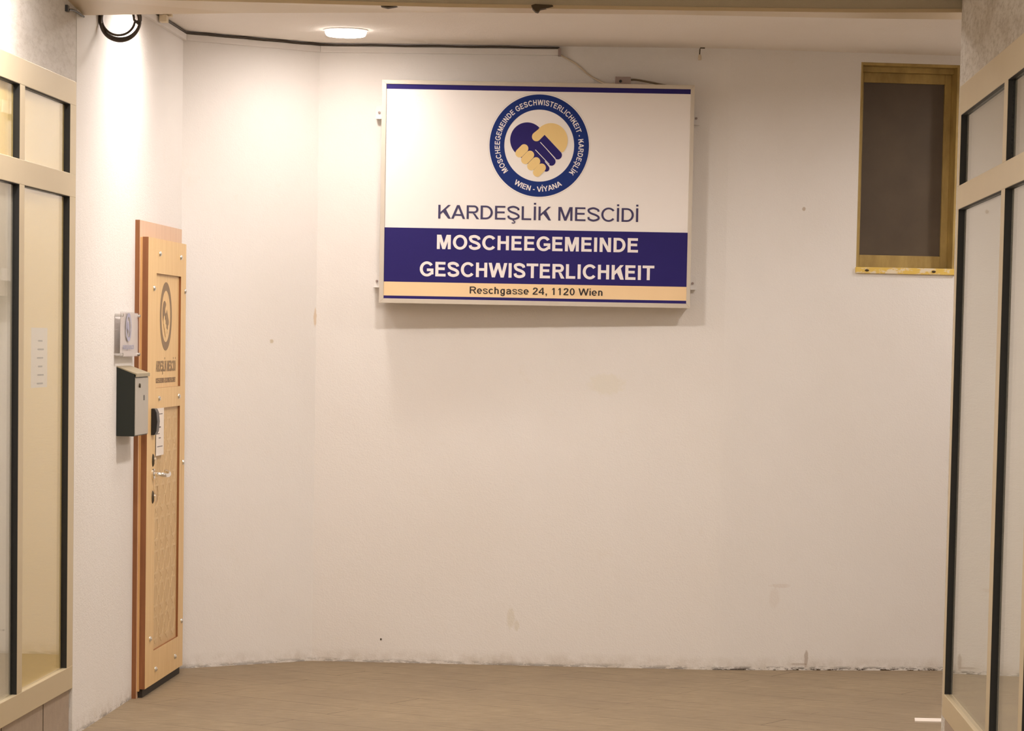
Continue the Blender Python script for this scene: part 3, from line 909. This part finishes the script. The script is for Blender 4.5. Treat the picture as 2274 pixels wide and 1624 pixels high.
# paper taped to the door
t = empty('door_notice', tuple(lw(12.745, .0562).xy) + (1.168,), AL)
tag(t, 'white printed paper taped to the door beside the black reader', 'notice')
bm = B(); box(bm, 0, .0006, -.095, .095, -.106, .106); link('sheet', bm, m_paper, t)
bm = B()
for (y_, z_, ln, hh) in ((-.06, .078, .12, .004), (-.07, .040, .05, .012), (-.02, .018, .04, .006), (-.07, -.010, .06, .004), (-.03, -.030, .05, .005), (-.065, -.068, .13, .004)):
    box(bm, .0006, .0008, y_, y_ + ln, z_, z_ + hh)
link('print', bm, m_print, t)
t.rotation_euler = (0, 0, AL)


# ------------------------------------------------------------------ mailbox and acrylic plaque beside the door
MY = 12.03
mb = empty('mailbox', tuple(lw(MY).xy) + (1.17,), AL)
tag(mb, 'dark green wall mailbox with grey front between plaque and door', 'mailbox')
MD, MWd = .078, .300
prof = [(0, 0), (MD, 0), (MD, .262), (.074, .268), (0, .296)]
bm = B(); prism(bm, prof, lambda a, b, h: (a, h, b), 0, MWd)
link('body', bm, m_green, mb, bevel=.002)
bm = B(); box(bm, MD - .001, MD + .003, .004, MWd - .004, .004, .248)
fr = link('front_door', bm, m_boxgrey, mb, bevel=.0015); fr['label'] = 'grey metal front'
bm = B(); lathe(bm, [(.009, 0), (.009, .004), (.006, .006)], (MD + .003, .085, .215), axis='x', n=16); box(bm, MD + .008, MD + .0095, .083, .087, .205, .222)
link('lock', bm, m_rust, fr)
bm = B(); box(bm, MD + .003, MD + .0036, .185, .210, .150, .172); link('peephole', bm, m_black, fr)
bm = B(); prism(bm, [(-.0, .297), (MD + .008, .2665), (MD + .008, .252), (MD + .0045, .252), (MD + .0045, .262), (0, .293)], lambda a, b, h: (a, h, b), -.003, MWd + .003)
ld = link('lid', bm, m_lid, mb); ld['label'] = 'sloping metal lid'

pq = empty('acrylic_plaque', tuple(lw(11.97).xy) + (1.504,), AL)
tag(pq, 'clear acrylic plaque with round emblem mounted above the mailbox', 'plaque')
PD = .026
bm = B(); box(bm, PD, PD + .005, 0, .40, 0, .193); link('plate', bm, m_acrylic, pq)
bm = B(); box(bm, PD - .0008, PD - .0002, .004, .396, .004, .189); bk = link('backing_film', bm, plain('frosted_film', lin(226, 216, 212), .6, var=.02), pq)
def pq_fn(x, y, h): return (PD + .0052 + h, .16 + x * .000088, .128 + y * .000088)
m_pale = plain('plaque_print', lin(168, 166, 186), .7, var=.05)
bm = B(); annulus(bm, 500, 690, 0, .0003, n=48, fn=pq_fn)
pe = link('emblem', bm, m_pale, pq)
bm = B(); prism(bm, dc(circ(690, 758, 237, 0, 330, 24) + [(930, 690), (1118, 956), (1030, 1060), (900, 1180), (780, 1160)]), pq_fn, 0, .0003); link('hand', bm, m_pale, pe)
G, wd = text_polys('KARDEŞLİK MESCİDİ', .2)
for wl in (G[:9], G[10:]):
    bm = B()
    for gx, adv, P in wl:
        for k, q in enumerate(P): prism(bm, q, lambda u, v, h: (PD + .0052 + h, .04 + (gx + u) * .24 / wd, .034 + v * .018), 0, .0003 + k * 1e-5)
    link('lettering', bm, m_pale, pq)
for (y, z) in ((.012, .178), (.012, .012), (.388, .178), (.388, .012)):
    bm = B(); lathe(bm, [(.006, 0), (.006, PD), (.006, PD + .0055), (.0075, PD + .006), (.0075, PD + .010), (.005, PD + .012)], (0, y, z), axis='x', n=14)
    o = link('standoff', bm, m_steel, pq)

# ------------------------------------------------------------------ high window in the rear wall
HW = empty('window_3', tuple(wb(U0, 0, 0).xy) + (Z0,), WB)
tag(HW, 'small dark window in yellow wooden frame high on the rear wall', 'window', kind='structure')
wW, wH = U1 - U0, Z1 - Z0
bm = B()
box(bm, 0, .010, .0, .22, 0, wH); box(bm, wW - .012, wW, .0, .22, 0, wH)
box(bm, .010, wW - .012, .0, .22, wH - .014, wH); box(bm, .010, wW - .012, .0, .22, 0, .030)
box(bm, .010, wW - .012, .055, .22, wH - .040, wH - .014)
link('casing', bm, m_oldwood, HW, bevel=.002)
bm = B()
y0, y1 = .095, .14
box(bm, .010, .040, y0, y1, .030, wH - .040); box(bm, wW - .046, wW - .012, y0, y1, .030, wH - .040)
box(bm, .040, wW - .046, y0, y1, .030, .092); box(bm, .040, wW - .046, y0, y1, wH - .088, wH - .040)
link('sash', bm, m_oldwood, HW, bevel=.002)
bm = B(); box(bm, .038, wW - .044, y0 + .015, y0 + .021, .088, wH - .084)
o = link('window_pane', bm, m_window_dark, HW); o['label'] = 'dark dusty pane'
bm = B(); box(bm, -.003, wW + .003, -.014, .06, -.002, .0285)
for (cx,) in ((.05,), (.385,)):
    pass
lg = link('ledge', bm, m_ledge, HW, bevel=.003); lg['label'] = 'yellow ledge with peeling paint'
for cx in (.052, .390):
    bm = B(); lathe(bm, [(.011, 0), (.007, -.004), (.003, -.010)], (cx, -.0138, .013), axis='y', n=12)
    for v in bm.verts: v.co.z = .013 + (v.co.z - .013) * .55
    link('screw', bm, m_rust, lg)

# ------------------------------------------------------------------ cables and small fittings
# cable trunking along the top of the walls
def inner(p, d):                               # step off the wall towards the room
    return p
path = [lw(11.35).xy, C1, C2, C3]
e_end = C2 + (C3 - C2) * ((.188 + .985) / (1.02 + .985))
pl = [lw(11.36).xy, C1, C2, e_end]
def offs(pl, d):
    out = []
    for i, p in enumerate(pl):
        ns = []
        for a, b in ((i - 1, i), (i, i + 1)):
            if 0 <= a and b < len(pl):
                t_ = (pl[b] - pl[a]).normalized(); ns.append(Vector((t_.y, -t_.x)))
        n = sum(ns, Vector((0, 0)))
        n = n / n.dot(ns[0]) if len(ns) > 1 else ns[0]
        out.append(p + n * d)
    return out
bm = B()
A_, B_ = offs(pl, -.001), offs(pl, .018)
for i in range(len(pl) - 1):
    g = .0015 if i > 0 else 0
    t_ = (pl[i + 1] - pl[i]).normalized() * g
    prism(bm, [tuple(A_[i] + t_), tuple(A_[i + 1]), tuple(B_[i + 1]), tuple(B_[i] + t_)], lambda a, b, h: (a, b, h), 2.995, 3.024)
tk = tag(link('cable_trunking', bm, m_trunk, bevel=.001), 'white cable trunking along the top of the left, corner and rear walls', 'trunking')
bm = B(); q = B_[3]; box(bm, q.x - .006, q.x + .008, q.y - .004, q.y + .018, 2.991, 3.028)
ecap = link('end_cap', bm, m_jbox, tk)
# dark cable lying on the trunking
P = offs(pl, .014)
pts = []
for i in range(len(P) - 1):
    n = 14 if i != 0 else 10
    for k in range(n):
        q = P[i].lerp(P[i + 1], k / n)
        if q.y > 12.1 or i > 0: pts.append((q.x, q.y, 3.0315 + .0015 * math.sin(len(pts) * 1.7)))
pts.append((P[3].x, P[3].y, 3.031))
nn = len(pts)
bm = B(); tube(bm, pts, [(.0055 if p[0] < -.95 else .0042) for p in pts], 8)
tag(link('ceiling_cable', bm, m_cable, smooth=True), 'dark cable running along the edge of the ceiling above the trunking', 'cable')
# white cable drooping from the trunking to the sign
bm = B(); tube(bm, smooth_path([(.190, 13.955, 2.998), (.215, 13.958, 2.985), (.27, 13.958, 2.955), (.33, 13.955, 2.905), (.385, 13.945, 2.872), (.42, 13.93, 2.858), (.47, 13.915, 2.862)], 6), .0045, 8)
tag(link('sign_cable', bm, m_cablewhite, smooth=True), 'pale cable drooping from the trunking to the box on the sign', 'cable')
bm = B(); tube(bm, smooth_path([(.525, 13.905, 2.877), (.56, 13.905, 2.879), (.62, 13.905, 2.870), (.68, 13.905, 2.859), (.72, 13.91, 2.853)], 6), .005, 8)
tag(link('sign_cable', bm, m_cablegrey, smooth=True), 'grey cable lying on the sign right of the junction box', 'cable')
jb = empty('junction_box', (.497, 13.89, 2.8498)); tag(jb, 'small grey junction box sitting on top of the sign', 'junction box')
bm = B(); box(bm, -.038, .038, -.02, .02, 0, .040); link('housing', bm, m_jbox, jb, bevel=.003)
bm = B(); box(bm, -.037, .037, -.0215, -.019, .033, .040); link('cover_rim', bm, m_jbox, jb)
bm = B(); lathe(bm, [(.007, 0), (.007, -.004)], (-.012, -.02, .018), axis='y', n=12); link('cable_gland', bm, m_black, jb)
# cable clip hanging from the ceiling right of the sign
hk = empty('ceiling_hook', (.868, 13.90, CZ)); tag(hk, 'small hook with pale stub hanging from the ceiling edge right of the sign', 'hook')
bm = B(); tube(bm, [(.024, 0, -.003), (.002, 0, -.003), (0, 0, -.010), (-.001, 0, -.035)], .0028, 8); link('rod', bm, m_rust, hk)
bm = B(); lathe(bm, [(.004, -.034), (.008, -.040), (.0085, -.056), (.006, -.062)], (0, 0, 0), n=14); link('stub', bm, m_cablewhite, hk)
# coil of dark cable hanging behind the beam
cl = empty('cable_coil', (-1.624, 11.60, 2.868)); tag(cl, 'coil of dark cable hanging behind the beam by the left wall', 'cable coil')
bm = B(); pts = []
for k in range(5 * 40):
    a = 2 * PI * k / 40; tn = k // 40
    r = .0765 + .0045 * math.sin(tn * 2.1 + .4) + .002 * math.sin(a * 1.3 + tn)
    if tn == 2: r -= .007
    pts.append((-.006 * (tn == 2) + r * math.cos(a) * (1 + .01 * tn) + .003 * math.sin(tn * 2.6), .018 * (k / 200 - .5) + .004 * math.sin(a * 2 + tn), r * math.sin(a) + (tn - 2) * .0032 + (.004 if tn == 2 else 0)))
tube(bm, pts, .0050, 8); link('loops', bm, m_cable, cl, smooth=True)
bm = B(); tube(bm, smooth_path([(0, 0, .078), (.004, -.004, .10), (.002, 0, .13), (0, 0, CZ - 2.868)], 5), .003, 8); link('hanger', bm, m_cable, cl)
# white junction clip in the corner between wall and ceiling
q = lw(12.84, .040)
cb = empty('cable_clip_box', (q.x, q.y, CZ)); cb.rotation_euler = (0, 0, AL)
tag(cb, 'small white connector box in the corner of left wall and ceiling', 'connector box')
bm = B(); box(bm, -.017, .017, -.03, .03, -.042, -.010); link('housing', bm, m_socket, cb, bevel=.003)
bm = B(); box(bm, -.012, .030, .03, .06, -.012, 0); link('mount', bm, m_socket, cb, bevel=.002)

# thin dark cable entering under the beam at the top of the left wall
bm = B(); tube(bm, smooth_path([tuple(lw(11.02, .006).xy) + (2.842,), tuple(lw(11.12, .006).xy) + (2.850,), tuple(lw(11.29, .006).xy) + (2.846,)], 5), .004, 8)
box(bm, *(lambda v: (v.x - .004, v.x + .008, v.y - .02, v.y + .02))(lw(11.0, .0)), 2.832, 2.856)
tag(link('wall_cable', bm, m_black), 'short black cable stub on the stained wall under the left end of the beam', 'cable')

# white strip lying on the floor by the right storefront
bm = B(); prism(bm, [(1.757, 12.205), (1.744, 12.10), (2.02, 12.085), (2.03, 12.195)], lambda a, b, h: (a, b, h), 0, .006)
tag(link('floor_strip', bm, m_paper), 'white strip lying on the floor behind the right storefront', 'strip')
# nail in the rear wall
bm = B(); lathe(bm, [(.0045, .006), (.0045, -.004), (.002, -.006)], (-.642, C2.y + (C3.y - C2.y) * ((-.642 - C2.x) / (C3.x - C2.x)), .116), axis='y', n=10)
tag(link('nail', bm, m_rust), 'brown nail head low on the rear wall below the left end of the sign', 'nail')
